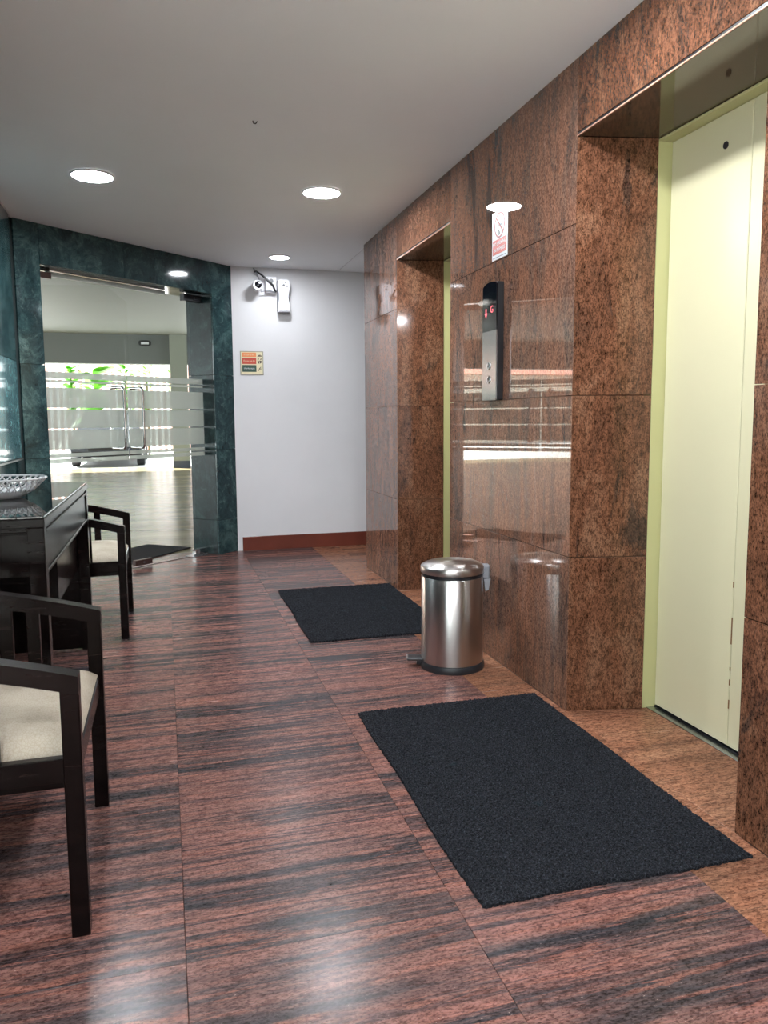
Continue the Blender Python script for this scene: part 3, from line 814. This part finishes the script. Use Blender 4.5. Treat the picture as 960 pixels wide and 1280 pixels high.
# ------------------------------------------------------------------ security camera and dispenser on the white wall
sc_ = tag(empty('security_camera', (.772, YW, 2.19)), 'white bullet security camera with junction box, high on the white wall', 'camera')
RX = Matrix.Rotation(math.pi/2, 4, 'X')      # z -> -y (towards the room)
bm = bmesh.new(); lathe(bm, [(0, .03), (.030, .03), (.036, .04), (.040, .06), (.040, .135), (.037, .140), (.029, .136)], 36, RX); obj('housing', bm, M['white_plastic'], sc_, True)
bm = bmesh.new(); lathe(bm, [(0, .130), (.030, .130), (.030, .136), (.022, .139), (0, .141)], 32, Matrix.Translation((.008, 0, .004)) @ RX); obj('lens', bm, M['black_glass'], sc_, True)
bm = bmesh.new(); lathe(bm, [(0, 0), (.03, 0), (.03, .012), (.012, .016), (.012, .045), (0, .045)], 28, RX); obj('mount', bm, M['white_plastic'], sc_, True)
obj('junction_box', boxes((.075, .165, -.05, 0, -.045, .085), bevel=.006, seg=2), M['white_plastic'], sc_)
bm = bmesh.new(); lathe(bm, [(0, .05), (.018, .05), (.017, .055), (0, .056)], 24, Matrix.Translation((.122, 0, .05)) @ RX); obj('box_screw', bm, M['grey_plastic'], sc_, True)
bm = bmesh.new()
tube(bm, [(-.008, -.02, .125), (.0, -.045, .122), (.04, -.062, .095), (.09, -.064, .055), (.135, -.062, .012), (.148, -.055, -.020), (.158, -.05, -.040)], .0085, 8)
obj('black_cable', bm, M['black_metal'], sc_, True)
bm = bmesh.new()
tube(bm, [(-.018, -.02, .15), (0, -.05, .118), (.022, -.058, .06), (.03, -.058, .0), (.036, -.058, -.042), (.06, -.058, -.036), (.11, -.058, -.030), (.15, -.058, -.040)], .0042, 8)
obj('grey_cable', bm, M['grey_plastic'], sc_, True)
dv = tag(empty('air_freshener', (.994, YW, 1.992)), 'white waisted air freshener dispenser beside the security camera', 'dispenser')
body = [(-.050, .02), (-.046, .0), (.046, .0), (.050, .02), (.045, .06), (.037, .11), (.040, .15), (.050, .19), (.052, .23), (.046, .252), (.030, .262), (-.030, .262), (-.046, .252), (-.052, .23), (-.050, .19), (-.040, .15), (-.037, .11), (-.045, .06)]
bm = bmesh.new(); prism(bm, body, .030, .078, MP); bmesh.ops.bevel(bm, geom=[e for e in bm.edges if abs(e.verts[0].co.y+.078) < 1e-4 and abs(e.verts[1].co.y+.078) < 1e-4], offset=.008, segments=3, affect='EDGES')
obj('cover', bm, M['white_plastic'], dv)
obj('back_shell', boxes((-.051, .051, -.034, 0, .004, .258), bevel=.008, seg=2), M['grey_plastic'], dv)
for x, z, r in ((-.014, .236, .005), (.012, .236, .005), (-.002, .212, .010), (.026, .205, .006)):
    bm = bmesh.new(); lathe(bm, [(0, .077), (r, .077), (r, .0795), (0, .0795)], 18, Matrix.Translation((x, 0, z)) @ RX); obj('button', bm, M['grey_plastic'], dv, True)
obj('lower_lip', boxes((-.046, .046, -.074, -.03, -.006, .001), bevel=.002), M['grey_plastic'], dv)

# ------------------------------------------------------------------ the covered forecourt outside
def porch_mat():
    t = NT('porch_floor')
    a = t.noise(t.pos((.5, 3.2, 1), (0, 0, .1)), 1, 5, .6, .6); b = t.noise(t.pos((1.5, 14, 1), (0, 0, .1)), 1, 3, .6, .5)
    col = t.ramp(a, (.35, rgb(98, 88, 68)), (.65, rgb(140, 128, 102)))
    t.bump(b, .6, .006)
    return t.set(base=col, rough=.22, spec=.05)
M['porch'] = porch_mat()
M['porch_wall'] = painted('porch_paint', rgb(112, 117, 114), .6)
M['column_paint'] = painted('column_paint', rgb(146, 150, 138), .6)
M['dark_base'] = plain('dark_base', rgb(70, 78, 88), .6)
M['asphalt'] = plain('yard', rgb(200, 200, 200), .7)
bm = bmesh.new(); prism(bm, [(-14, 3), (-1.05, 3), (-1.05, 5.35), (-.93, 5.40), (.62, 6.75), (8, 6.75), (8, 19.2), (-14, 19.2)], -.12, -.002)
tag(obj('added_paving', boxes((-14, XL-.21, -12, 3, -.12, -.02)), M['asphalt']), 'pale paved strip added outside the side window to bounce light in', None, None, 'structure')  # unseen pale ground, added to throw daylight up through the added window
tag(obj('porch_floor', bm, M['porch']), 'shiny tan paved forecourt outside the glass entrance', None, None, 'structure')
tag(obj('yard_ground', boxes((-30, 30, 19.2, 60, -.14, -.02)), M['asphalt']), 'pale open yard beyond the covered forecourt', None, None, 'structure')
bm = bmesh.new(); prism(bm, [(-14, 3), (-1.05, 3), (-1.05, 5.35), (-.93, 5.40), (.62, 6.75), (8, 6.75), (8, 19.1), (-14, 19.1)], 3.05, 3.2)
tag(obj('porch_ceiling', bm, M['porch_wall']), 'grey painted ceiling of the covered forecourt', None, None, 'structure')
tag(obj('porch_beam', boxes((-14, 8, 18.75, 19.1, 2.39, 3.05)), M['porch_wall']), 'grey beam at the outer edge of the forecourt roof', None, None, 'structure')
bm = bmesh.new()
for b in ((-13, OA-.0, .002+WT, WT+.08, ZC, 3.05), (OB, 8, WT+.002, WT+.08, ZC, 3.05)): pass
box(bm, -.4, WLEN+.5, WT-.1, WT+.0, ZC+.125, 3.05, M=MW); box(bm, .9, 8, 6.76, 6.9, 0, 3.05)
tag(obj('wall_outer', bm, M['porch_wall']), 'grey outer wall above the entrance', None, None, 'structure')
cl = tag(empty('porch_column', (.383, 18.72, 0)), 'square grey column with dark base seen through the right glass leaf', None, None, 'structure')
obj('shaft', boxes((-.19, .19, -.19, .03, .16, 3.05), bevel=.004), M['column_paint'], cl)
obj('base', boxes((-.20, .20, -.20, .19, 0, .16), bevel=.004), M['dark_base'], cl)
# hanging porch sign
ps = tag(empty('porch_plate', (-.345, 18.74, 2.86)), 'small dark oval plate on the grey beam outside', 'sign')
bm = bmesh.new(); prism(bm, [(.14*math.copysign(abs(math.cos(a))**.6, math.cos(a)), .065*math.copysign(abs(math.sin(a))**.6, math.sin(a))) for a in [2*math.pi*k/28 for k in range(28)]], 0, .04, MP)
obj('plate', bm, M['black_metal'], ps)
obj('light_field', boxes((-.085, .085, -.045, -.039, -.028, .022)), M['sign_white'], ps)
# outside mat
om = obj('outdoor_mat', boxes((-.88, 0, 0, .47, -.001, .010), bevel=.003), M['mat'])
om.matrix_world = MW @ Matrix.Translation((1.74, .45, 0)) @ Matrix.Rotation(.2, 4, 'Z')
tag(om, 'black mat lying outside the glass entrance doors', 'mat')

# parked car, seen end on
def car():
    c = tag(empty('parked_car', (-1.345, 19.75, -.02)), 'dark car parked outside at the edge of the forecourt', 'car')
    paint = plain('car_paint', rgb(26, 30, 40), .25, 0); gls = plain('car_glass', rgb(18, 22, 28), .05)
    tyre = plain('tyre', rgb(22, 22, 24), .8); lampm = plain('car_lamp', rgb(190, 190, 190), .1)
    hw = .87
    sec = [(0, .30, .55, hw-.06), (.12, .24, .68, hw), (1.1, .24, .86, hw), (1.3, .24, .90, hw), (3.5, .24, .92, hw), (4.2, .26, .86, hw), (4.35, .32, .62, hw-.06)]
    bm = bmesh.new(); rings = []
    for y, z0, z1, w in sec:
        rings.append([bm.verts.new(p) for p in ((-w*.96, y, z0), (w*.96, y, z0), (w, y, (z0+z1)/2), (w*.93, y, z1-.03), (w*.86, y, z1), (-w*.86, y, z1), (-w*.93, y, z1-.03), (-w, y, (z0+z1)/2))])
    for A, B in zip(rings, rings[1:]):
        for k in range(8): bm.faces.new((A[k], A[(k+1) % 8], B[(k+1) % 8], B[k]))
    bm.faces.new(rings[0]); bm.faces.new(rings[-1][::-1])
    obj('body', bm, paint, c)
    bm = bmesh.new(); rings = []
    for y, z, w in ((1.1, .86, .78), (1.75, 1.34, .62), (3.1, 1.36, .62), (3.9, .90, .76)):
        rings.append((y, z, w))
    A = [bm.verts.new(p) for p in ((-.78, 1.1, .86), (.78, 1.1, .86), (.78, 3.95, .90), (-.78, 3.95, .90))]
    B = [bm.verts.new(p) for p in ((-.60, 1.75, 1.32), (.60, 1.75, 1.32), (.60, 3.1, 1.34), (-.60, 3.1, 1.34))]
    for k in range(4): bm.faces.new((A[k], A[(k+1) % 4], B[(k+1) % 4], B[k]))
    bm.faces.new(B); obj('cabin_glass', bm, gls, c)
    obj('roof', boxes((-.61, .61, 1.72, 3.12, 1.325, 1.37), bevel=.02), paint, c)
    for sx in (-1, 1):
        obj('headlamp', boxes((sx*.66-.14, sx*.66+.14, -.005, .09, .56, .68), bevel=.02), lampm, c)
        for y in (.75, 3.5):
            bm = bmesh.new(); lathe(bm, [(0, -.10), (.27, -.10), (.30, -.08), (.30, .08), (.27, .10), (0, .10)], 28, Matrix.Translation((sx*(hw-.10), y, .30)) @ Matrix.Rotation(math.pi/2, 4, 'Y'))
            obj('wheel', bm, tyre, c, True)
    obj('grille', boxes((-.42, .42, -.012, .02, .40, .54), bevel=.01), tyre, c)
    obj('bumper', boxes((-.80, .80, -.03, .06, .26, .38), bevel=.02), tyre, c)
car()

# garden: boundary fence, plants, a tiled roof behind
fence_m = plain('fence_paint', rgb(205, 160, 150), .6); roof_m = plain('roof_tile', rgb(206, 112, 80), .7); house_m = painted('house_wall', rgb(228, 222, 206), .7)
fn = tag(empty('boundary_fence', (-2.5, 27.5, -.02)), 'pale pink picket fence along the garden beyond the forecourt', 'fence')
fw_ = 9.0
pk = to_mesh('picket', boxes((-.06, .06, -.015, .015, .05, 3.7), bevel=.004)); pk.materials.append(fence_m)
for k in range(44):
    o = bpy.data.objects.new('picket', pk); COL.objects.link(o); o.parent = fn; o.location = (-4.4+k*.205, 0, 0)
for z in (.5, 3.3): obj('rail', boxes((-4.5, 4.6, .015, .05, z, z+.08)), fence_m, fn)
hs = tag(empty('neighbour_house', (-16.0, 33.0, -.02)), 'house with orange tiled roof beyond the garden fence', 'house')
obj('wall', boxes((-7, 7, 0, 6, 0, 3.2)), house_m, hs)
bm = bmesh.new(); prism(bm, [(-.5, 3.1), (3.1, 5.4), (6.6, 3.1)], -7.4, 7.4, Matrix(((0, 0, 1, 0), (1, 0, 0, 0), (0, 1, 0, 0), (0, 0, 0, 1)))); obj('roof', bm, roof_m, hs)
leafm = NT('leaf'); nz = leafm.noise(leafm.pos((1, 1, 1)), 3, 3, .5)
leafm.set(base=leafm.ramp(nz, (.35, rgb(60, 130, 30)), (.65, rgb(120, 190, 50))), rough=.4)
stemm = plain('stem', rgb(96, 84, 50), .8)
def leaf_mesh(bm, base, dirv, length, width, droop):
    d = Vector(dirv).normalized(); side = d.cross(Vector((0, 0, 1)));
    if side.length < .05: side = Vector((1, 0, 0))
    side.normalize(); L, R, C = [], [], []
    n = 6
    for i in range(n+1):
        t = i/n; c = Vector(base)+d*length*t-Vector((0, 0, droop*t*t)); w = width*math.sin(math.pi*min(1, t*.92+.08))*.5
        C.append(bm.verts.new(c)); L.append(bm.verts.new(c+side*w+Vector((0, 0, .12*w)))); R.append(bm.verts.new(c-side*w+Vector((0, 0, .12*w))))
    for i in range(n):
        bm.faces.new((C[i], C[i+1], L[i+1], L[i])); bm.faces.new((R[i], R[i+1], C[i+1], C[i]))
def plant(x, y, h, n, llen, wid, label, seed):
    rn = random.Random(seed)
    p = tag(empty('garden_plant', (x, y, -.02)), label, 'plant', 'plants along the garden fence')
    bm = bmesh.new(); tube(bm, [(0, 0, 0), (.03, .02, h*.4), (0, 0, h*.8)], .035, 8); obj('stem', bm, stemm, p)
    bm = bmesh.new()
    for k in range(n):
        a = rn.uniform(0, 6.28); zz = h*rn.uniform(.35, .92); el = rn.uniform(.1, .9)
        leaf_mesh(bm, (0, 0, zz), (math.cos(a), math.sin(a), el), llen*rn.uniform(.7, 1.1), wid*rn.uniform(.8, 1.2), llen*rn.uniform(.1, .5))
    tag(obj('foliage', bm, leafm.m, p), None, None, None, 'stuff')
plant(-1.95, 25.2, 2.75, 36, .85, .55, 'broad-leaved bright green plant above the frosted stripes of the left leaf', 3)
plant(-3.75, 25.4, 3.0, 60, .55, .26, 'low leafy plant at the far left of the garden', 4)
plant(-2.75, 26.2, 3.0, 60, .5, .22, 'leafy plant left of the broad-leaved one', 5)
plant(-1.1, 25.6, 3.0, 64, .45, .18, 'leafy plant right of the broad-leaved one', 6)
plant(-.45, 24.8, 2.9, 60, .55, .10, 'thin twiggy plant beside the porch column', 7)
plant(.35, 26.4, 2.9, 60, .55, .10, 'yellowish twiggy plant half behind the porch column', 8)
